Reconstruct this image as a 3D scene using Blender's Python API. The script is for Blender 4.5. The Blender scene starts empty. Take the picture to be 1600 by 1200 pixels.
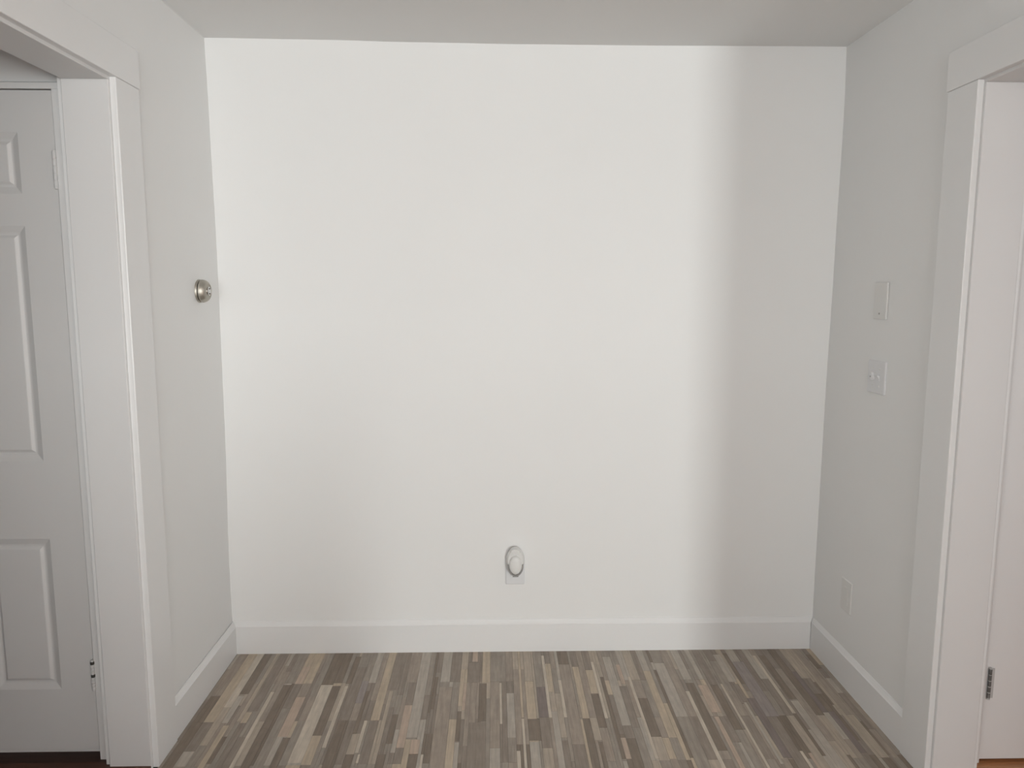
import bpy, bmesh, math, random
from mathutils import Vector, Matrix
rnd = random.Random(7)
C = bpy.context.scene.collection
sc = bpy.context.scene

# ------------------------------------------------------------------ camera
F, YAW, PITCH, ROLL = 1165.9, .0234, .1282, .0018
CAM = Vector((1.0848, -2.9703, 1.511))
fw = Vector((math.sin(YAW)*math.cos(PITCH), math.cos(YAW)*math.cos(PITCH), -math.sin(PITCH)))
r0 = Vector((math.cos(YAW), -math.sin(YAW), 0)); u0 = r0.cross(fw)
cr, sr = math.cos(ROLL), math.sin(ROLL)
rt = cr*r0 + sr*u0; up = -sr*r0 + cr*u0
cd = bpy.data.cameras.new('camera'); cam = bpy.data.objects.new('camera', cd); C.objects.link(cam)
cd.sensor_width = 36; cd.lens = F/1600*36; cd.clip_start = .02
cam.matrix_world = Matrix(((rt.x, up.x, -fw.x, CAM.x), (rt.y, up.y, -fw.y, CAM.y), (rt.z, up.z, -fw.z, CAM.z), (0, 0, 0, 1)))
sc.camera = cam

# ------------------------------------------------------------------ light and exposure
sc.view_settings.view_transform = 'Standard'; sc.view_settings.look = 'None'
sc.view_settings.gamma = 1; sc.view_settings.use_curve_mapping = False
sc.view_settings.exposure = 0.0
w = bpy.data.worlds.new('world'); sc.world = w; w.use_nodes = True
w.node_tree.nodes['Background'].inputs[0].default_value = (.75, .85, 1, 1)
w.node_tree.nodes['Background'].inputs[1].default_value = .6
def area(name, loc, direction, sx, sy, power, col):
    l = bpy.data.lights.new(name, 'AREA'); l.shape = 'RECTANGLE'; l.size = sx; l.size_y = sy; l.energy = power; l.color = col
    o = bpy.data.objects.new(name, l); C.objects.link(o); o.location = loc
    o.rotation_euler = Vector(direction).to_track_quat('-Z', 'Y').to_euler()
    o.visible_camera = True
    return o
# daylight in the right room's window, and in the two windows of the room behind the camera
area('added_sidelight_lamp', (3.015, -7.97, 1.50), (0, 1, 0), .24, 1.60, 156, (.985, 1.025, 1.015))  # added unseen source, narrow to give the back wall its shadow edge
area('rear_window_daylight', (1.25, -7.97, 1.50), (0, 1, 0), 1.9, 1.60, 105, (.965, 1.03, 1.04))
area('side_window_daylight', (-1.37, -5.5, 1.50), (1, 0, 0), 1.5, 1.60, 70, (.98, 1.01, 1.02))
area('right_room_daylight', (5.17, -2.4, 1.45), (-1, 0, 0), 1.5, 1.34, 11, (1, .98, .98))

# ------------------------------------------------------------------ materials
def srgb(c):
    return tuple(((v/255)/12.92 if v/255 <= .04045 else ((v/255+.055)/1.055)**2.4) for v in c)
def paint(name, col, rough, bump=.0, scale=300, var=.0, spec=.5):
    m = bpy.data.materials.new(name); m.use_nodes = True; nt = m.node_tree; b = nt.nodes['Principled BSDF']
    b.inputs['Base Color'].default_value = (*col, 1); b.inputs['Roughness'].default_value = rough
    b.inputs['Specular IOR Level'].default_value = spec
    tc = nt.nodes.new('ShaderNodeTexCoord')
    n = nt.nodes.new('ShaderNodeTexNoise'); n.inputs['Scale'].default_value = scale; n.inputs['Detail'].default_value = 3
    nt.links.new(tc.outputs['Object'], n.inputs['Vector'])
    if bump:
        bp = nt.nodes.new('ShaderNodeBump'); bp.inputs['Strength'].default_value = bump; bp.inputs['Distance'].default_value = .001
        nt.links.new(n.outputs['Fac'], bp.inputs['Height']); nt.links.new(bp.outputs['Normal'], b.inputs['Normal'])
    if var:
        n2 = nt.nodes.new('ShaderNodeTexNoise'); n2.inputs['Scale'].default_value = 2.2; n2.inputs['Detail'].default_value = 2
        nt.links.new(tc.outputs['Object'], n2.inputs['Vector'])
        mx = nt.nodes.new('ShaderNodeMix'); mx.data_type = 'RGBA'
        mx.inputs['A'].default_value = (*[c*(1-var) for c in col], 1); mx.inputs['B'].default_value = (*[min(1, c*(1+var)) for c in col], 1)
        nt.links.new(n2.outputs['Fac'], mx.inputs['Factor']); nt.links.new(mx.outputs['Result'], b.inputs['Base Color'])
    return m
WALL = paint('wall_paint', (.88, .875, .865), .62, .12, 260, .012, .35)
CEIL = paint('ceiling_paint', (.88, .875, .865), .8, .10, 220, .01, .2)
TRIM_SHADED = paint('shaded_trim_paint', (.775, .765, .76), .38, .08, 90, .008)  # same coat as the casings, with the jambs' shade put into its colour
BASE = paint('baseboard_paint', (.86, .855, .85), .38, .08, 90, .008)
DOOR_LIT = paint('lit_door_paint', (.84, .83, .825), .42, .10, 120, .01)  # lit copy of the white door paint, for the right door
DOOR = paint('shaded_door_paint', (.67, .66, .655), .42, .10, 120, .01)  # same white paint, darkened for the dim light on the left door
PLATE = paint('white_plastic', (.80, .80, .81), .3)
PLATE2 = paint('warm_white_plastic', (.80, .79, .77), .35)
SLOT = paint('dark_slot', (.05, .045, .04), .6)
GREY = paint('grey_vent_plastic', (.30, .29, .28), .5)
CHROME = paint('chrome', (.62, .61, .60), .22); CHROME.node_tree.nodes['Principled BSDF'].inputs['Metallic'].default_value = 1
STEEL = paint('dull_steel', (.55, .54, .53), .5); DSTEEL = paint('dark_steel', (.12, .115, .11), .45)
NICKEL = paint('brushed_nickel', (.47, .445, .395), .47, .05, 400); NICKEL.node_tree.nodes['Principled BSDF'].inputs['Metallic'].default_value = 1
UNDER = paint('underlay', (.06, .05, .045), .9)
GLASS = paint('window_glass', (.9, .95, .95), .02)
GLASS.node_tree.nodes['Principled BSDF'].inputs['Transmission Weight'].default_value = 1

def wood(name, col, grain=.16, rough=.5, axis='y'):
    m = bpy.data.materials.new(name); m.use_nodes = True; nt = m.node_tree; b = nt.nodes['Principled BSDF']
    tc = nt.nodes.new('ShaderNodeTexCoord'); oi = nt.nodes.new('ShaderNodeObjectInfo')
    mp = nt.nodes.new('ShaderNodeMapping')
    mp.inputs['Scale'].default_value = (90, 7, 40) if axis == 'y' else (7, 90, 40)
    ad = nt.nodes.new('ShaderNodeVectorMath'); ad.operation = 'ADD'
    ml = nt.nodes.new('ShaderNodeVectorMath'); ml.operation = 'SCALE'; ml.inputs['Scale'].default_value = 9.0
    cb = nt.nodes.new('ShaderNodeCombineXYZ')
    nt.links.new(oi.outputs['Random'], cb.inputs[0]); nt.links.new(oi.outputs['Random'], cb.inputs[1])
    nt.links.new(cb.outputs[0], ml.inputs[0]); nt.links.new(tc.outputs['Object'], ad.inputs[0]); nt.links.new(ml.outputs[0], ad.inputs[1])
    nt.links.new(ad.outputs[0], mp.inputs['Vector'])
    n = nt.nodes.new('ShaderNodeTexNoise'); n.inputs['Scale'].default_value = 1.0; n.inputs['Detail'].default_value = 6; n.inputs['Roughness'].default_value = .62
    nt.links.new(mp.outputs[0], n.inputs['Vector'])
    cr_ = nt.nodes.new('ShaderNodeValToRGB'); e = cr_.color_ramp.elements
    e[0].position = .32; e[0].color = (*[c*(1-grain*1.3) for c in col], 1)
    e[1].position = .70; e[1].color = (*[min(1, c*(1+grain)) for c in col], 1)
    nt.links.new(n.outputs['Fac'], cr_.inputs[0])
    n3 = nt.nodes.new('ShaderNodeTexNoise'); n3.inputs['Scale'].default_value = 26; n3.inputs['Detail'].default_value = 3
    nt.links.new(ad.outputs[0], n3.inputs['Vector'])
    mx = nt.nodes.new('ShaderNodeMix'); mx.data_type = 'RGBA'; mx.blend_type = 'MULTIPLY'; mx.inputs['Factor'].default_value = .5
    c2 = nt.nodes.new('ShaderNodeValToRGB'); c2.color_ramp.elements[0].position = .3; c2.color_ramp.elements[0].color = (.8, .8, .8, 1)
    c2.color_ramp.elements[1].position = .7; c2.color_ramp.elements[1].color = (1, 1, 1, 1)
    nt.links.new(n3.outputs['Fac'], c2.inputs[0])
    nt.links.new(cr_.outputs[0], mx.inputs['A']); nt.links.new(c2.outputs[0], mx.inputs['B'])
    nt.links.new(mx.outputs['Result'], b.inputs['Base Color'])
    b.inputs['Roughness'].default_value = rough; b.inputs['Specular IOR Level'].default_value = .35
    bp = nt.nodes.new('ShaderNodeBump'); bp.inputs['Strength'].default_value = .15; bp.inputs['Distance'].default_value = .001
    nt.links.new(n.outputs['Fac'], bp.inputs['Height']); nt.links.new(bp.outputs['Normal'], b.inputs['Normal'])
    return m

# ------------------------------------------------------------------ mesh helpers
def box(bm, x0, x1, y0, y1, z0, z1, bev=0, seg=1):
    x0, x1 = sorted((x0, x1)); y0, y1 = sorted((y0, y1)); z0, z1 = sorted((z0, z1))
    r = bmesh.ops.create_cube(bm, size=1)
    for v in r['verts']:
        v.co = Vector(((x0+x1)/2+v.co.x*(x1-x0), (y0+y1)/2+v.co.y*(y1-y0), (z0+z1)/2+v.co.z*(z1-z0)))
    if bev:
        es = list({e for v in r['verts'] for e in v.link_edges})
        bmesh.ops.bevel(bm, geom=es, offset=bev, segments=seg, affect='EDGES', profile=.5)
def prism(bm, pts, a, b):
    """extrude 3-D polygon pts (at a) by the vector b"""
    va = [bm.verts.new(Vector(p)+Vector(a)) for p in pts]; vb = [bm.verts.new(Vector(p)+Vector(a)+Vector(b)) for p in pts]
    n = len(pts); bm.faces.new(va); bm.faces.new(vb[::-1])
    for i in range(n): bm.faces.new((va[i], vb[i], vb[(i+1) % n], va[(i+1) % n]))
def lathe(bm, prof, M, n=40, cap=True):
    """prof = [(radius, height)], about local z, placed by the matrix M"""
    rings = []
    for r, h in prof:
        rings.append([bm.verts.new(M @ Vector((r*math.cos(2*math.pi*k/n), r*math.sin(2*math.pi*k/n), h))) for k in range(n)])
    for a, b in zip(rings, rings[1:]):
        for k in range(n): bm.faces.new((a[k], a[(k+1) % n], b[(k+1) % n], b[k]))
    if cap: bm.faces.new(rings[0][::-1]); bm.faces.new(rings[-1])
def obj(name, bm, mat, parent=None, smooth=False):
    bmesh.ops.recalc_face_normals(bm, faces=bm.faces[:])
    me = bpy.data.meshes.new(name); bm.to_mesh(me); bm.free(); me.materials.append(mat)
    if smooth:
        for p in me.polygons: p.use_smooth = True
        me.set_sharp_from_angle(angle=math.radians(38))
    o = bpy.data.objects.new(name, me); C.objects.link(o)
    if parent: o.parent = parent
    return o
def tag(o, label, cat, group=None, kind=None):
    o['label'] = label
    if cat: o['category'] = cat
    if group: o['group'] = group
    if kind: o['kind'] = kind
    return o
def struct(name, bm, mat, label, cat, smooth=False):
    return tag(obj(name, bm, mat, None, smooth), label, cat, None, 'structure')
def thing(name, label, cat, loc):
    o = bpy.data.objects.new(name, None); C.objects.link(o); o.location = loc; o.empty_display_size = .05
    return tag(o, label, cat)
def NB(): return bmesh.new()

# ------------------------------------------------------------------ room measures (metres; back wall at y = 0)
W = 2.431; H = 2.435; T = .128
YL, YR = -.763, -.875              # faces of the two door jambs
YL2, YR2 = -2.55, -2.75            # the near ends of the two openings
ZL, ZR = 2.090, 2.072              # heads of the openings
RO = .012                          # level of the oak floors
def interp(t, ks):
    for (a, va), (b, vb) in zip(ks, ks[1:]):
        if t <= b:
            s = max(0, (t-a)/(b-a)); s = s*s*(3-2*s); return va+(vb-va)*s
    return ks[-1][1]
def bowL(z): return interp(z, [(0, -.003), (.33, -.006), (1.0, .003), (1.63, .005), (2.18, 0), (2.44, -.004)])
def bowR(z): return interp(z, [(0, -.004), (.3, -.005), (1.0, -.003), (1.64, .003), (2.2, .008), (2.43, .004)])
def ceilz(x): return interp(x, [(-.2, 2.442), (0, 2.440), (.43, 2.437), (.77, 2.431), (1.2, 2.4275), (1.7, 2.427), (2.13, 2.429), (2.6, 2.430)])

# side wall pieces: the piece by the corner is a grid, a little out of plumb
def corner_piece(bm, side, yend):
    nz, ny = 26, 8
    bow = bowL if side < 0 else bowR
    base = 0 if side < 0 else W
    zt = 2.47
    cols = []
    for j in range(ny+1):
        y = yend*j/ny; f = (1-j/ny)
        cols.append([bm.verts.new((base+bow(zt*i/nz)*f, y, zt*i/nz)) for i in range(nz+1)])
    for a, b in zip(cols, cols[1:]):
        for i in range(nz): bm.faces.new((a[i], b[i], b[i+1], a[i+1]))
    out = base-T if side < 0 else base+T
    va = [cols[0][0], cols[-1][0], cols[-1][-1], cols[0][-1]]
    o = [bm.verts.new((out, y, z)) for y, z in ((0, 0), (yend, 0), (yend, zt), (0, zt))]
    bm.faces.new(o)
    bm.faces.new([c[0] for c in cols]+[o[1], o[0]]); bm.faces.new([c[-1] for c in cols]+[o[2], o[3]])
    bm.faces.new(cols[0]+[o[3], o[0]]); bm.faces.new(cols[-1]+[o[2], o[1]])

bm = NB(); corner_piece(bm, -1, YL+.018)
box(bm, -T, 0, YL+.018, YL2-.018, ZL+.018, 2.47); box(bm, -T, 0, YL2-.018, -3.6, 0, 2.47)
struct('wall_left', bm, WALL, 'white painted left wall with a wide cased opening', 'wall')
bm = NB(); corner_piece(bm, 1, YR+.018)
box(bm, W, W+T, YR+.018, YR2-.018, ZR+.018, 2.47); box(bm, W, W+T, YR2-.018, -3.6, 0, 2.47)
struct('wall_right', bm, WALL, 'white painted right wall with switch plates and a cased opening', 'wall')
bm = NB(); box(bm, -T, W+T, 0, .12, 0, 2.47)
struct('wall_back', bm, WALL, 'large blank white back wall facing the camera', 'wall')

# ceiling with its slight sag, one sheet over all rooms, with thickness
bm = NB()
xs = [-3.0, -1.5, -.2] + [i*.1 for i in range(0, 25)] + [2.56, 3.4, 5.4]
lo = [[bm.verts.new((x, y, ceilz(x))) for x in xs] for y in (.12, -8.2)]
hi = [[bm.verts.new((x, y, 2.6)) for x in xs] for y in (.12, -8.2)]
for i in range(len(xs)-1):
    bm.faces.new((lo[0][i], lo[0][i+1], lo[1][i+1], lo[1][i])); bm.faces.new((hi[0][i], hi[0][i+1], hi[1][i+1], hi[1][i]))
    for k in (0, 1): bm.faces.new((lo[k][i], lo[k][i+1], hi[k][i+1], hi[k][i]))
for i in (0, -1): bm.faces.new((lo[0][i], lo[1][i], hi[1][i], hi[0][i]))
struct('ceiling', bm, CEIL, 'flat white ceiling meeting the back wall', 'ceiling', True)

# rooms beyond the frame: the room behind the camera, the room on the left, the room on the right
bm = NB()   # rear wall with its window hole
box(bm, -1.5, 5.3, -8.12, -8.0, 0, .65); box(bm, -1.5, 5.3, -8.12, -8.0, 2.35, 2.45)
box(bm, -1.5, .25, -8.12, -8.0, .65, 2.35); box(bm, 2.25, 2.86, -8.12, -8.0, .65, 2.35); box(bm, 3.12, 5.3, -8.12, -8.0, .65, 2.35)
struct('wall_rear', bm, WALL, 'white wall with a window behind the camera', 'wall')
bm = NB()   # far left wall of the rear room with window hole
box(bm, -1.52, -1.4, -8.0, -6.3, 0, 2.45); box(bm, -1.52, -1.4, -4.7, -3.6, 0, 2.45)
box(bm, -1.52, -1.4, -6.3, -4.7, 0, .75); box(bm, -1.52, -1.4, -6.3, -4.7, 2.25, 2.45)
box(bm, -1.4, -T, -3.7, -3.6, 0, 2.45)
struct('wall_rear_left', bm, WALL, 'white wall left of and behind the camera', 'wall')
bm = NB()
box(bm, -2.9, -2.8, -3.6, -.58, 0, 2.45); box(bm, -2.8, -1.52, -3.7, -3.6, 0, 2.45)
struct('wall_left_room', bm, WALL, 'white walls of the dim room through the left opening', 'wall')
bm = NB()   # east wall of the right room, with window hole
box(bm, 5.2, 5.32, -8.0, -3.2, 0, 2.45); box(bm, 5.2, 5.32, -1.6, -.6, 0, 2.45)
box(bm, 5.2, 5.32, -3.2, -1.6, 0, .75); box(bm, 5.2, 5.32, -3.2, -1.6, 2.15, 2.45)
box(bm, W+T, 5.2, -3.72, -3.6, 0, 2.47)
struct('wall_right_room', bm, WALL, 'white walls of the room on the right', 'wall')

bm = NB(); box(bm, -1.4, 1.92, -4.56, -4.44, 0, .95); box(bm, -1.4, 1.95, -4.59, -4.41, .95, .98, .004)  # added unseen blocker, keeps low light off the lower walls
struct('wall_half_added', bm, WALL, 'added white half wall with a cap rail, blocking low light behind the camera', 'half wall')

def window(name, label, axis, pos, a0, a1, z0, z1, inward):
    bm = NB()
    def b(p0, p1, q0, q1, s0, s1):
        if axis == 'x': box(bm, pos+s0*inward, pos+s1*inward, p0, p1, q0, q1, .002)
        else: box(bm, p0, p1, pos+s0*inward, pos+s1*inward, q0, q1, .002)
    b(a0-.09, a0, z0-.09, z1+.1, 0, .02); b(a1, a1+.09, z0-.09, z1+.1, 0, .02)
    b(a0, a1, z1, z1+.1, 0, .02); b(a0-.09, a1+.09, z0-.03, z0, 0, .06); b(a0, a1, z0-.11, z0-.03, 0, .015)
    o = struct(name, bm, TRIM_SHADED, label, 'window')
    bm = NB(); m = (z0+z1)/2
    b(a0, a0+.04, z0, z1, -.10, -.055); b(a1-.04, a1, z0, z1, -.10, -.055); b(a0+.04, a1-.04, z0, z0+.05, -.10, -.055)
    b(a0+.04, a1-.04, z1-.04, z1, -.10, -.055); b(a0+.04, a1-.04, m-.02, m+.02, -.10, -.055)
    obj('window_frame', bm, TRIM_SHADED, o)
    bm = NB(); b(a0+.04, a1-.04, z0+.05, z1-.04, -.075, -.07); obj('pane', bm, GLASS, o)
window('window_1', 'white framed window in the room on the right', 'x', 5.2, -3.2, -1.6, .75, 2.15, -1)
window('window_4', 'added narrow white framed sidelight behind the camera', 'y', -8.0, 2.86, 3.12, .65, 2.35, 1)
window('window_2', 'white framed window in the wall behind the camera', 'y', -8.0, .25, 2.25, .65, 2.35, 1)
window('window_3', 'white framed window left of and behind the camera', 'x', -1.4, -6.3, -4.7, .75, 2.25, 1)

# walls with doors, square to the side walls, just beyond each opening
DXL = -.181; DWL = .71; YDL = -.720      # left door: right edge, width, front face
DXR = 2.630; DWR = .76; YDR = -.795      # right door: left edge, width, front face
bm = NB()
box(bm, -2.9, -T, YDL+.03, YDL+.14, 2.10, 2.45); box(bm, -2.9, DXL-DWL-.03, YDL+.03, YDL+.14, 0, 2.10)
struct('wall_left_hall', bm, WALL, 'white wall above the panelled door in the left room', 'wall')
bm = NB()
box(bm, W+T, 5.2, YDR+.03, YDR+.14, 2.10, 2.45); box(bm, DXR+DWR+.03, 5.2, YDR+.03, YDR+.14, 0, 2.10)
struct('wall_right_hall', bm, WALL, 'white wall around the door in the right room', 'wall')

# ------------------------------------------------------------------ baseboards
BT, BZ, BC = .0145, .120, .137
def base(name, label, p0, p1, n, m0=0, m1=0):
    """flat board with a bevelled cap, from p0 to p1, n = direction into the room; m0/m1 mitre"""
    p0, p1, n = Vector(p0), Vector(p1), Vector(n); d = (p1-p0).normalized()
    prof = [(0, 0), (BT, 0), (BT, BZ-.002), (BT-.002, BZ), (BT-.004, BZ+.003), (.006, BZ+.011), (.003, BC), (0, BC)]
    bm = NB()
    A = [bm.verts.new(p0+n*a+Vector((0, 0, z))+d*(a*m0)) for a, z in prof]
    B = [bm.verts.new(p1+n*a+Vector((0, 0, z))-d*(a*m1)) for a, z in prof]
    bm.faces.new(A); bm.faces.new(B[::-1])
    for i in range(len(prof)): k = (i+1) % len(prof); bm.faces.new((A[i], B[i], B[k], A[k]))
    return struct(name, bm, BASE, label, 'baseboard')
base('baseboard_back', 'tall white baseboard along the back wall', (-.004, 0, 0), (W-.003, 0, 0), (0, -1, 0), 1, 1)
base('baseboard_left', 'tall white baseboard along the left wall', (-.001, 0, 0), (0, -.612, 0), (1, 0, 0), 1, 0)
base('baseboard_right', 'tall white baseboard along the right wall', (W-.001, 0, 0), (W, -.725, 0), (-1, 0, 0), 1, 0)

# ------------------------------------------------------------------ cased openings
def cased(name, label, side, yj, yj2, zh, y_in, y_out, cx_t, out2):
    """side -1 left wall / +1 right wall.  root = jamb boards, children = casings"""
    base_ = 0 if side < 0 else W
    def X(a): return base_+side*a      # a > 0 goes into the wall, a < 0 into the room
    bm = NB()
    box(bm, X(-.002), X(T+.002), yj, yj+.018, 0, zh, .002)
    root = struct(name, bm, TRIM_SHADED, label, 'door casing')
    bm = NB(); box(bm, X(-.002), X(T+.002), yj2-.018, yj2, 0, zh, .002); obj('side_jamb', bm, TRIM_SHADED, root)
    bm = NB(); box(bm, X(-.002), X(T+.002), yj+.018, yj2-.018, zh, zh+.018, .002); obj('head_jamb', bm, TRIM_SHADED, root)
    hz = zh+.009
    bm = NB(); box(bm, X(0), X(-cx_t), y_in, y_out, 0, hz, .0025, 2); obj('side_casing', bm, BASE, root)
    bm = NB(); box(bm, X(0), X(-cx_t), yj2-.01, yj2-.15, 0, hz, .0025, 2); obj('side_casing', bm, BASE, root)
    bm = NB(); box(bm, X(0), X(-cx_t-.003), y_out+.004, yj2-.155, hz, hz+.112, .0025, 2); obj('head_casing', bm, BASE, root)
    # the far face of the wall
    bm = NB(); box(bm, X(T), X(T+.018), y_in, out2, 0, hz, .0025, 2); obj('side_casing', bm, BASE, root)
    bm = NB(); box(bm, X(T), X(T+.018), yj2-.01, yj2-.15, 0, hz, .0025, 2); obj('side_casing', bm, BASE, root)
    bm = NB(); box(bm, X(T), X(T+.018), out2, yj2-.155, hz, hz+.112, .0025, 2); obj('head_casing', bm, BASE, root)
    return root
cased('trim_1', 'white flat casing and jamb around the left opening', -1, YL, YL2, ZL, -.752, -.611, .019, YDL+.028)
cased('trim_2', 'white flat casing and jamb around the right opening', 1, YR, YR2, ZR, -.864, -.724, .019, YDR+.028)

# door frames beyond
def door_frame(name, label, side, dx, dw, yd, ztop):
    s = -1 if side < 0 else 1          # the door extends away from the room in direction s
    e = dx-s*.003
    lim = -T-.018 if side < 0 else W+T+.018
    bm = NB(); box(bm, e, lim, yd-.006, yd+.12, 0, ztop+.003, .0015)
    root = struct(name, bm, TRIM_SHADED, label, 'door frame')
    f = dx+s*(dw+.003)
    bm = NB(); box(bm, f, f+s*.02, yd-.006, yd+.12, 0, ztop+.003, .0015); obj('side_jamb', bm, TRIM_SHADED, root)
    bm = NB(); box(bm, lim, f+s*.02, yd-.006, yd+.12, ztop+.003, ztop+.021, .0015); obj('head_jamb', bm, TRIM_SHADED, root)
    bm = NB(); box(bm, lim, f+s*.09, yd+.012, yd+.030, ztop+.026, ztop+.14, .002); obj('head_casing', bm, BASE, root)
    bm = NB(); box(bm, f+s*.012, f+s*.09, yd+.012, yd+.030, 0, ztop+.026, .002); obj('side_casing', bm, BASE, root)
    bm = NB(); box(bm, e, f, yd+.037, yd+.05, 0, ztop+.003); obj('door_stop', bm, SLOT if False else TRIM_SHADED, root)
    return root
door_frame('trim_3', 'white frame around the six panel door on the left', -1, DXL, DWL, YDL, 2.068)
door_frame('trim_4', 'white frame around the door on the right', 1, DXR, DWR, YDR, 2.068)

# ------------------------------------------------------------------ six panel doors
def panel_mesh(x0, x1, z0, z1, y):
    """moulded panel: steep bead down, flat groove, long bevel up to a raised field"""
    bm = NB()
    rings = [(0, 0), (.003, .0012), (.019, .0080), (.023, .0088), (.026, .0088), (.028, .0080), (.034, .0036), (.036, .0030)]
    R = []
    for ins, dep in rings:
        R.append([bm.verts.new((x, y+dep, z)) for x, z in ((x0+ins, z0+ins), (x1-ins, z0+ins), (x1-ins, z1-ins), (x0+ins, z1-ins))])
    for a, b in zip(R, R[1:]):
        for k in range(4): bm.faces.new((a[k], a[(k+1) % 4], b[(k+1) % 4], b[k]))
    bm.faces.new(R[-1])
    back = [bm.verts.new((x, y+.018, z)) for x, z in ((x0, z0), (x1, z0), (x1, z1), (x0, z1))]
    bm.faces.new(back)
    for k in range(4): bm.faces.new((R[0][k], R[0][(k+1) % 4], back[(k+1) % 4], back[k]))
    return bm
def six_panel(name, label, xr, dw, y, z0, z1, flip=False, DOOR=DOOR):
    x1 = xr; x0 = xr-dw; st = .15 if flip else .104; mu = .098
    pw = (dw-2*st-mu)/2
    cols = [(x0+st, x0+st+pw), (x1-st-pw, x1-st)]
    rows = [(.249, .742), (.986, 1.688), (1.779, 1.953)]
    bm = NB()
    t = .035
    zs = [z0] + [v for r in rows for v in r] + [z1]
    box(bm, x0, x0+st, y, y+t, z0, z1); box(bm, x1-st, x1, y, y+t, z0, z1)
    for a, b in zip(zs[::2], zs[1::2]): box(bm, x0+st, x1-st, y, y+t, a, b)
    for a, b in rows: box(bm, cols[0][1], cols[1][0], y, y+t, a, b)
    root = struct(name, bm, DOOR, label, 'door')
    for c in cols:
        for r in rows:
            obj('panel', panel_mesh(c[0], c[1], r[0], r[1], y), DOOR, root)
    # knob on the latch side
    kx = x0+.065 if not flip else x1-.065
    bm = NB(); M = Matrix.Translation((kx, y, .93)) @ Matrix.Rotation(math.pi/2, 4, 'X')
    lathe(bm, [(.032, 0), (.032, .004), (.026, .008), (.011, .012), (.011, .03), (.02, .036), (.027, .046), (.026, .056), (.018, .062), (.004, .064)], M, 24)
    obj('knob', bm, NICKEL, root, True)
    return root
def hinge(root, x, y, z0, z1, mats, r=.0062, leaf=None):
    n = len(mats); h = (z1-z0)/n
    bm0 = NB()
    if leaf: box(bm0, x, x+leaf, y+r*.3, y+r*.3+.003, z0, z1)
    lathe(bm0, [(.003, z0-.004), (.005, z0-.003), (.005, z0), (.0045, z1), (.005, z1), (.005, z1+.003), (.002, z1+.005)], Matrix.Translation((x, y, 0)), 12)
    h0 = obj('hinge', bm0, STEEL if leaf else mats[0], root)
    for k, m in enumerate(mats):
        bm = NB(); lathe(bm, [(r*.9, z0+k*h+.0006), (r, z0+k*h+.0016), (r, z0+(k+1)*h-.0016), (r*.9, z0+(k+1)*h-.0006)], Matrix.Translation((x, y, 0)), 14)
        obj('knuckle', bm, m, h0, True)
    return h0
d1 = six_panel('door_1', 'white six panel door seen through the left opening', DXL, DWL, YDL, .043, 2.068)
hinge(d1, DXL, YDL-.008, 1.795, 1.897, [DOOR]*5)
hinge(d1, DXL+.001, YDL-.008, .250, .345, [SLOT if k in (4, 8) else DOOR for k in range(9)])
d2 = six_panel('door_2', 'white door standing just beyond the right opening', DXR+DWR, DWR, YDR, .022, 2.068, True, DOOR_LIT)
h = hinge(d2, DXR+.007, YDR-.007, .232, .330, [DSTEEL]*5, .0050, .015)
h['label'] = 'bare chrome hinge'

# ------------------------------------------------------------------ floors
bm = NB(); box(bm, -.0, W, .0, -3.02, -.05, -.004)
floor = struct('floor', bm, UNDER, 'grey brown mosaic strip wood floor below the back wall', 'floor')
K = 1.0
TONES = {
 'D': (101, 91, 81), 'd': (112, 103, 94), 'M': (124, 114, 104), 'm': (120, 112, 103), 'L': (154, 145, 133), 'l': (136, 126, 114),
 'T': (145, 133, 117), 'P': (145, 130, 117), 'G': (138, 131, 122), 'V': (119, 111, 107), 'v': (102, 93, 89)}
MAT = {}
for k_, c_ in TONES.items():
    MAT[k_] = wood('strip_wood_'+{'D': 'dark', 'd': 'dusk', 'M': 'brown', 'm': 'olive', 'L': 'pale', 'l': 'light', 'T': 'tan', 'P': 'rose', 'G': 'grey', 'V': 'mauve', 'v': 'deep_mauve'}[k_],
                   tuple(v*2.08 for v in srgb(c_)), .14)
def px(x, y):
    d = fw + rt*((x-800)/F) + up*((600-y)/F); t = -CAM.z/d.z; p = CAM + t*d; return p.x, p.y
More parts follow.
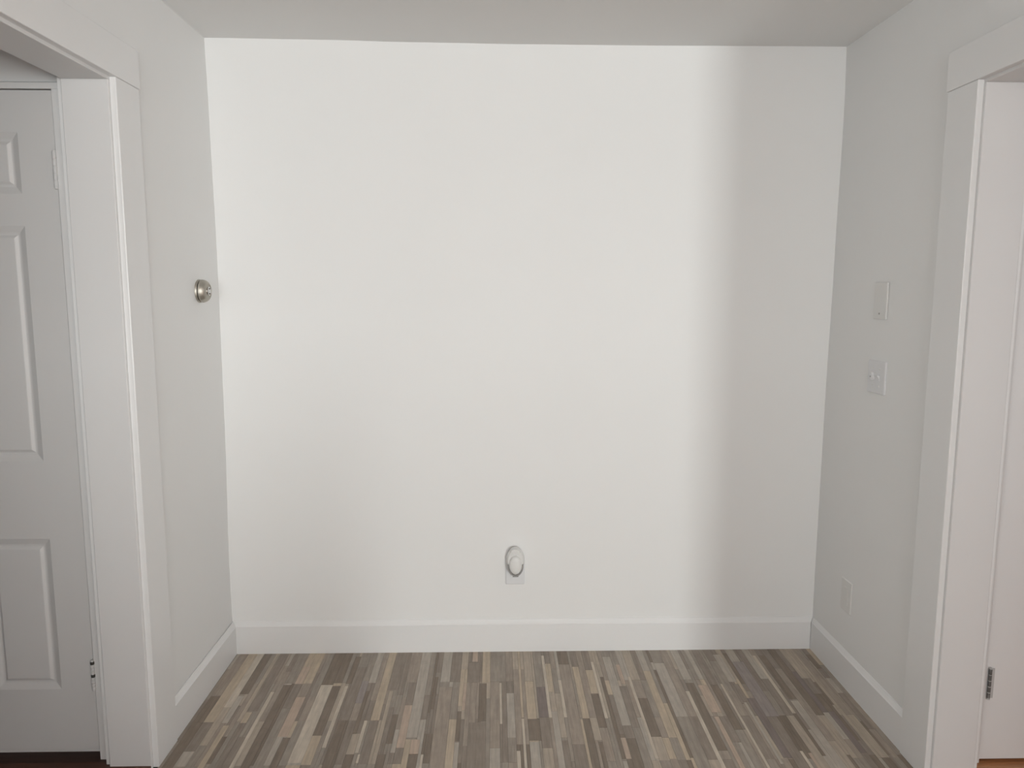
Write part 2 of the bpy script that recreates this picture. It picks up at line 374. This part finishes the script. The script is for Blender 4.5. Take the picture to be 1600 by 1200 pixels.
# strips measured on the photograph (crop origin, top and bottom of the centre line, width, tone)
S = 6.317
RAW = {
 (250, 1010): [(830,70,570,480,120,'M'),(560,490,370,750,130,'D'),(370,750,80,1190,110,'D'),(1000,80,600,600,15,'L'),(1060,80,840,470,90,'D'),
   (1180,80,780,740,22,'l'),(1240,80,900,640,90,'d'),(860,650,800,755,110,'T'),(720,490,650,755,140,'G'),(1110,450,700,1200,40,'L'),
   (1240,380,860,1190,80,'D'),(630,890,490,1160,50,'D'),(1450,200,1390,370,105,'P'),(1360,500,1240,890,100,'P'),(1240,900,1130,1190,80,'D'),(640,780,420,1190,60,'T')],
 (450, 1010): [(330,380,10,1150,18,'L'),(470,390,300,880,90,'D'),(590,390,340,1000,38,'L'),(580,770,490,1050,40,'D'),(700,100,600,370,55,'D'),
   (770,340,730,560,110,'V'),(1040,80,850,730,80,'T'),(1120,80,1050,430,105,'d'),(1040,440,870,1050,66,'l'),(1080,670,980,960,70,'D'),
   (1380,80,1230,900,80,'G'),(1190,580,1120,1000,66,'P'),(1250,920,1240,1060,85,'P'),(1080,820,1030,1050,50,'G'),
   (1240,1065,1220,1200,90,'D'),(620,1065,560,1200,90,'D'),(930,1065,890,1200,90,'D'),(1330,1065,1310,1200,40,'L'),(700,1065,680,1150,60,'L'),
   (790,440,680,860,33,'D'),(780,730,670,1050,33,'L')],
 (650, 1010): [(220,70,110,655,34,'D'),(210,300,170,620,20,'D'),(320,70,290,350,90,'G'),(700,70,690,355,84,'T'),(590,70,585,150,55,'P'),(580,160,560,355,110,'d'),
   (490,360,475,625,24,'P'),(660,365,655,740,80,'D'),(835,360,840,765,25,'L'),(620,750,570,1190,190,'d'),(935,460,940,900,80,'G'),(1020,70,1030,700,30,'T'),
   (420,640,415,935,45,'D'),(410,945,395,1190,45,'G'),(1055,710,1085,1190,28,'L'),(1255,90,1320,700,30,'L'),(1345,640,1410,1190,40,'G'),
   (1160,715,1180,930,125,'D'),(1180,940,1200,1190,80,'G'),(1425,330,1470,700,34,'L'),(1250,400,1260,700,78,'v'),(1480,930,1500,1190,70,'d'),(1015,1030,1020,1190,38,'L'),
   (290,400,210,1190,140,'M')],
 (850, 1010): [(330,200,400,710,60,'T'),(480,150,620,710,20,'L'),(515,465,580,800,72,'D'),(580,300,780,1110,38,'D'),(640,100,790,780,78,'G'),(740,180,790,370,60,'P'),
   (800,390,900,800,64,'d'),(870,300,1080,1110,30,'L'),(1010,510,1100,890,90,'D'),(1040,240,1240,900,76,'T'),(1200,900,1290,1110,90,'T'),(1110,230,1440,1100,30,'D'),
   (790,900,830,1110,56,'P'),(550,940,620,1190,45,'D'),(390,720,440,1190,30,'T')],
 (1050, 1010): [(145,440,490,1190,17,'L'),(200,360,470,1030,90,'D'),(350,380,410,650,80,'P'),(440,80,600,350,80,'G'),(430,380,640,820,80,'D'),(480,370,960,1190,25,'L'),
   (540,70,700,370,36,'D'),(650,370,750,540,80,'d'),(730,550,880,830,50,'G'),(880,830,1100,1160,32,'G'),(800,510,1130,1100,76,'v'),(650,150,1000,690,95,'V'),
   (800,90,1200,660,20,'L'),(880,90,1200,520,74,'D'),(450,690,680,1190,50,'P'),(1220,250,1500,650,56,'v'),(1330,80,1480,215,66,'D'),(1270,1030,1380,1190,35,'L'),
   (1360,1050,1450,1190,38,'P'),(1220,660,1500,1080,28,'D')],
 (1220, 1010): [(520,640,800,1050,74,'v'),(340,350,510,575,25,'D'),(790,740,1080,1070,42,'D'),(900,1070,1010,1190,84,'D'),(1150,1070,1290,1190,48,'D'),
   (660,1070,760,1190,38,'D'),(560,610,1000,1100,28,'l')]}
notes = []
for (ox, oy), L_ in RAW.items():
    for (xa, ya, xb, yb, wd, tn) in L_:
        # a point of the strip, then its true run straight back: average x of both ends
        A0 = px(ox+xa/S, oy+ya/S); B0 = px(ox+xb/S, oy+yb/S)
        A1 = px(ox+(xa+wd)/S, oy+ya/S)
        x = (A0[0]+B0[0])/2; wdm = min(.06, max(.006, (A1[0]-A0[0])*.92))
        notes.append([x-wdm/2, x+wdm/2, A0[1] if A0[1] < -.035 else 0.0, B0[1] if yb < 1180 else -.80-rnd.random()*.12, tn])
# columns: every measured edge, snapped, plus fill
edges = [.0145]
cand = sorted([n[0] for n in notes]+[n[1] for n in notes])
for c in cand:
    if c-edges[-1] >= .0085 and c < W-.02: edges.append(c)
edges.append(W-.0145)
full = [edges[0]]
for a, b in zip(edges, edges[1:]):
    g = b-a; n = max(1, int(round(g/.032)))
    cuts = sorted(a+g*(k+rnd.uniform(-.22, .22))/n for k in range(1, n))
    full += cuts+[b]
cols_ = list(zip(full, full[1:]))
def snap(v): return min(full, key=lambda e: abs(e-v))
for n in notes:
    a, b = snap(n[0]), snap(n[1])
    if a == b:
        i = full.index(a); mid = (n[0]+n[1])/2
        if mid >= a and i+1 < len(full): b = full[i+1]
        elif i > 0: a = full[i-1]
        else: b = full[i+1]
    n[0], n[1] = a, b
SEAM = [-.253, -.505, -.750, -1.0, -1.25, -1.5, -1.75, -2.0, -2.25, -2.5, -2.75, -3.0]
placed = []   # (x0,x1,y0(top, nearer 0),y1,tone)
taken = {i: [] for i in range(len(cols_))}
notes.sort(key=lambda n: (n[1]-n[0]))       # thin ones win over wide ones
for n in notes:
    idx = [i for i, (a, b) in enumerate(cols_) if a >= n[0]-1e-6 and b <= n[1]+1e-6]
    # split the strip where a column is already taken
    run = []
    def ok(i): return all(n[2] <= t[1] or n[3] >= t[0] for t in taken[i])
    for i in idx+[None]:
        if i is not None and ok(i): run.append(i); continue
        if run:
            placed.append((cols_[run[0]][0], cols_[run[-1]][1], n[2], n[3], n[4]))
            for j in run: taken[j].append((n[2], n[3]))
            run = []
FILL = ['M', 'M', 'M', 'm', 'm', 'm', 'm', 'l', 'l', 'd', 'd', 'd', 'd', 'D', 'G', 'T']
groups_ = []; k_ = 0
while k_ < len(cols_):
    wt_ = rnd.uniform(.018, .045); j = k_
    while j+1 < len(cols_) and cols_[j+1][1]-cols_[k_][0] < wt_: j += 1
    groups_.append(range(k_, j+1)); k_ = j+1
prev = None; fill = []
for g in groups_:
    segs = []; y = 0.0 + rnd.uniform(0, .0)
    while y > -3.02:
        e = y-rnd.choice([.12, .17, .22, .25, .3, .4, .5])*rnd.uniform(.85, 1.15)
        s_ = min(SEAM, key=lambda v: abs(v-e))
        if abs(s_-e) < .07: e = s_
        e = max(e, -3.02); tn = rnd.choice(FILL)
        while tn == prev: tn = rnd.choice(FILL)
        prev = tn; segs.append((y, e, tn)); y = e
    for i in g:
        seq = sorted(taken[i], key=lambda t: -t[0]); y = 0.0; gaps = []
        for t in seq:
            if y-t[0] > .004: gaps.append((y, t[0]))
            y = min(y, t[1])
        gaps.append((y, -3.02))
        for g0, g1 in gaps:
            for (a, b, tn) in segs:
                p, q = min(a, g0), max(b, g1)
                if p-q > .002: fill.append([cols_[i][0], cols_[i][1], p, q, tn])
# neighbours of one tone and length are one strip
merged = []
for f_ in sorted(fill, key=lambda f: (-f[2], f[0])):
    for m_ in merged[-60:]:
        if abs(m_[1]-f_[0]) < 1e-9 and abs(m_[2]-f_[2]) < .004 and abs(m_[3]-f_[3]) < .004 and m_[4] == f_[4]:
            m_[1] = f_[1]; break
    else: merged.append(f_)
placed += [tuple(m_) for m_ in merged]
vis = sorted(placed, key=lambda p: -p[2])
front = [p for p in vis if p[2] > -.86]
front.sort(key=lambda p: -(p[1]-p[0])*(p[2]-max(p[3], -.85))*(1+1.5*abs(p[2])))
near, rest = front[:300], front[300:]+[p for p in vis if p[2] <= -.86]
G_ = .0003
for (a, b, y0, y1, tn) in near:
    bm = NB(); z = rnd.uniform(-.0004, .0)
    box(bm, a+G_, b-G_, y0-G_, y1+G_, -.004, z)
    o = obj('floor_strip', bm, MAT[tn], floor)
me_groups = {}
names = list(MAT)
bm = NB(); fm = []
for (a, b, y0, y1, tn) in rest:
    n0 = len(bm.faces); box(bm, a+G_, b-G_, y0-G_, y1+G_, -.004, rnd.uniform(-.0004, 0))
    bm.faces.ensure_lookup_table()
    for f_ in bm.faces[n0:]: f_.material_index = names.index(tn)
me = bpy.data.meshes.new('floor_strips'); 
bmesh.ops.recalc_face_normals(bm, faces=bm.faces[:]); bm.to_mesh(me); bm.free()
for k_ in names: me.materials.append(MAT[k_])
o = bpy.data.objects.new('floor_strips', me); C.objects.link(o); o.parent = floor; o['kind'] = 'stuff'

# oak floors of the other rooms: boards running left to right
OAK = [wood('oak_'+n_, srgb(c_), .2, .38, 'x') for n_, c_ in (('honey', (190, 136, 92)), ('amber', (178, 122, 80)), ('russet', (164, 106, 70)))]
SHADED_OAK = [wood('shaded_oak_'+n_, srgb(c_), .2, .5, 'x') for n_, c_ in (('brown', (92, 62, 50)), ('red', (84, 52, 42)), ('umber', (74, 52, 44)))]  # same oak, with the dim left room's shade put into its colours
def oak(name, label, x0, x1, ytop, ynear, yend, OAK=OAK):
    bm = NB(); box(bm, x0, x1, ytop, yend, -.05, RO-.006)
    r = struct(name, bm, UNDER, label, 'floor')
    y = ytop; k = 0
    while y > ynear:
        e = y-.057; x = x0; 
        while x < x1-.01:
            xe = min(x1, x+rnd.uniform(.5, 1.1)) if k or x > x0 else min(x1, x+rnd.uniform(.3, .9))
            bm = NB(); box(bm, x+.0004, xe-.0004, y-.0004, e+.0004, RO-.006, RO, .0006)
            obj('floor_board', bm, rnd.choice(OAK), r); x = xe
        y = e; k += 1
    bm = NB(); n_ = 0
    while y > yend:
        e = max(yend, y-.057); box(bm, x0, x1, y-.0004, e+.0004, RO-.006, RO); y = e
    if len(bm.verts): o = obj('floor_boards', bm, OAK[1], r); o['kind'] = 'stuff'
    else: bm.free()
oak('floor_2', 'oak floor, darkened reddish brown for shade, under the left door', -2.8, -.0005, YDL+.15, -1.1, -3.6, SHADED_OAK)
oak('floor_3', 'honey oak floor glimpsed below the right door', W+.0005, 5.2, YDR+.15, -1.15, -3.6)
bm = NB(); box(bm, -1.4, 5.2, -3.6, -8.0, -.05, 0)
struct('floor_4', bm, OAK[1], 'oak floor of the room behind the camera', 'floor')
bm = NB(); box(bm, 0, W, -3.02, -3.6, -.05, 0); struct('floor_5', bm, OAK[1], 'oak floor threshold below the camera', 'floor')

# ------------------------------------------------------------------ things on the walls
def rrect(w_, h_, r, n=6):
    pts = []
    for cx, cz, a0 in ((w_/2-r, h_/2-r, 0), (-w_/2+r, h_/2-r, 90), (-w_/2+r, -h_/2+r, 180), (w_/2-r, -h_/2+r, 270)):
        for k in range(n+1):
            a = math.radians(a0+90*k/n); pts.append((cx+r*math.cos(a), cz+r*math.sin(a)))
    return pts
def loft(bm, rings, close=True):
    """rings of (x, y, z) lists of the same length"""
    R = [[bm.verts.new(p) for p in r] for r in rings]
    n = len(R[0])
    for a, b in zip(R, R[1:]):
        for k in range(n): bm.faces.new((a[k], a[(k+1) % n], b[(k+1) % n], b[k]))
    if close: bm.faces.new(R[0]); bm.faces.new(R[-1][::-1])
def plate(bm, w_, h_, t, r=.004, bev=.003):
    """cover plate in the local x-z plane, out along -y"""
    loft(bm, [[(x, 0, z) for x, z in rrect(w_, h_, r)], [(x, -t+bev*.7, z) for x, z in rrect(w_, h_, r)],
              [(x, -t, z) for x, z in rrect(w_-2*bev, h_-2*bev, r)]])
def screw(par, x, z, y):
    bm = NB(); lathe(bm, [(.0034, 0), (.0034, .0008), (.0024, .0014)], Matrix.Translation((x, y, z)) @ Matrix.Rotation(math.pi/2, 4, 'X'), 12)
    s = obj('screw', bm, PLATE2, par, True)
    return s
RIGHT = math.pi/2*-1   # local -y turned to face -x (out of the right wall)

# plate of the outlet on the back wall with the plugged-in freshener before it
o = thing('wall_outlet', 'small white duplex outlet plate low on the back wall', 'outlet', (1.1685, 0, .352)); o['group'] = 'wall outlets'
bm = NB(); plate(bm, .079, .124, .006); obj('cover_plate', bm, PLATE, o)
for dz in (.0195, -.0195):
    bm = NB(); loft(bm, [[(x, -.006, z+dz) for x, z in rrect(.033, .028, .010)], [(x, -.0085, z+dz) for x, z in rrect(.032, .027, .010)]])
    rc = obj('receptacle', bm, PLATE, o)
    for sx in (-.0065, .0065):
        bm = NB(); box(bm, sx-.001, sx+.001, -.0088, -.0080, dz-.001, dz+.007); obj('slot', bm, SLOT, rc)
screw(o, 0, 0, -.006)

def oval(cx, cz, w_, h_, y, n=40, egg=0.0):
    P = []
    for k in range(n):
        a = 2*math.pi*k/n; s, c = math.sin(a), math.cos(a)
        P.append((cx+w_/2*c*(1-egg*s), y, cz+h_/2*s))
    return P
f = thing('air_freshener', 'white oval plug-in air freshener with grey U-shaped vent in the outlet', 'air freshener', (1.1690, -.0085, .395))
bm = NB()   # rear shell, rounded shoulders, standing on the outlet
loft(bm, [oval(0, .012, .058, .092, 0), oval(0, .012, .070, .100, -.008), oval(0, .012, .074, .104, -.020), oval(0, .012, .070, .100, -.030), oval(0, .010, .060, .088, -.036)])
obj('shell', bm, PLATE2, f, True)
bm = NB()   # front dome
loft(bm, [oval(0, -.006, .052, .078, -.034), oval(0, -.006, .053, .079, -.040), oval(0, -.006, .051, .077, -.044), oval(0, -.006, .042, .066, -.0485), oval(0, -.006, .022, .038, -.051)])
obj('front_cover', bm, PLATE2, f, True)
bm = NB()   # cap on top
loft(bm, [oval(0, .051, .040, .018, -.016), oval(0, .052, .042, .020, -.034), oval(0, .052, .034, .014, -.041)])
obj('cap', bm, PLATE2, f, True)
bm = NB()   # grey U-shaped vent round the lower half of the dome
n = 26; ri = []; 
rings = []
for k in range(n+1):
    a = math.radians(180+(-8)+(196)*k/n); c, s = math.cos(a), math.sin(a)
    ring = []
    for rr, yy in ((0, -.033), (.0060, -.033), (.0060, -.0415), (0, -.0415)):
        ring.append((((.0262+rr)*c), yy, -.010+(.0375+rr)*s))
    rings.append(ring)
loft(bm, rings)
obj('vent', bm, GREY, f)
bm = NB(); box(bm, -.012, .012, -.040, -.034, -.0565, -.049, .001); obj('vent_lip', bm, GREY, f)

# right wall: blank plate, switch plate, outlet
o = thing('blank_cover_plate', 'slim blank white cover plate, the upper plate on the right wall', 'cover plate', (W, -.390, 1.468)); o.rotation_euler.z = RIGHT
bm = NB(); plate(bm, .086, .128, .0062, .004, .0025); obj('cover_plate', bm, PLATE2, o)
screw(o, 0, .048, -.0062); s = screw(o, 0, -.044, -.0062); s.data.materials[0] = GREY
o = thing('light_switch', 'white double switch plate below the blank plate on the right wall', 'switch', (W, -.396, 1.202)); o.rotation_euler.z = RIGHT
bm = NB(); plate(bm, .120, .116, .007, .005, .003); obj('cover_plate', bm, PLATE, o)
bm = NB(); lathe(bm, [(.0165, 0), (.0165, .003), (.0145, .0045), (.0135, .007), (.012, .0078)], Matrix.Translation((-.023, -.007, 0)) @ Matrix.Rotation(math.pi/2, 4, 'X'), 28)
k_ = obj('dimmer_knob', bm, PLATE, o, True)
bm = NB(); lathe(bm, [(.003, 0), (.003, .0006)], Matrix.Translation((-.023, -.0147, 0)) @ Matrix.Rotation(math.pi/2, 4, 'X'), 12); obj('dot', bm, GREY, k_)
bm = NB(); box(bm, .018, .028, -.0085, -.007, -.012, .012, .0006); tg = obj('toggle_frame', bm, PLATE, o)
bm = NB(); prism(bm, [(.0195, -.0085, -.006), (.0195, -.0085, .006), (.0195, -.015, .011), (.0195, -.0165, .006)], (0, 0, 0), (.007, 0, 0)); obj('toggle', bm, PLATE, tg)
for sx in (-.023, .023):
    for sz in (-.030, .030): screw(o, sx, sz, -.007)
o = thing('wall_outlet', 'white outlet plate low on the right wall above the baseboard', 'outlet', (W, -.276, .346)); o['group'] = 'wall outlets'; o.rotation_euler.z = RIGHT
bm = NB(); plate(bm, .082, .124, .006, .004, .003); obj('cover_plate', bm, PLATE2, o)
bm = NB(); box(bm, -.0167, .0167, -.0078, -.006, -.033, .033, .0006); rc = obj('receptacle', bm, PLATE2, o)
for dz in (.017, -.017):
    for sx in (-.0065, .0065):
        bm = NB(); box(bm, sx-.001, sx+.001, -.0082, -.0076, dz-.004, dz+.004); obj('slot', bm, PLATE2, rc)

# round metal fitting on the left wall
o = thing('round_wall_fitting', 'round brushed nickel fitting mounted alone on the left wall', 'wall fitting', (.004, -.192, 1.497))
MX = Matrix.Rotation(math.pi/2, 4, 'Y')
bm = NB(); lathe(bm, [(.0425, -.006), (.0425, .004), (.041, .0065), (.035, .008)], MX, 48); obj('base_ring', bm, NICKEL, o, True)
bm = NB(); lathe(bm, [(.0375, .007), (.0375, .0105)], MX, 48); obj('groove', bm, SLOT, o)
bm = NB(); lathe(bm, [(.0405, .0095), (.042, .011), (.0415, .017), (.0385, .025), (.034, .031), (.0285, .0345), (.0265, .0345), (.0255, .033), (.010, .033)], MX, 48)
d = obj('dome', bm, NICKEL, o, True)
bm = NB(); lathe(bm, [(.016, .033), (.016, .0365), (.0145, .0378), (.004, .0380)], MX, 32); cy = obj('cylinder_face', bm, CHROME, d, True)
bm = NB(); box(bm, .0365, .0385, -.005, .005, .006, .011); box(bm, .0365, .0385, -.005, .005, -.012, -.007); obj('keyhole_slot', bm, SLOT, d)
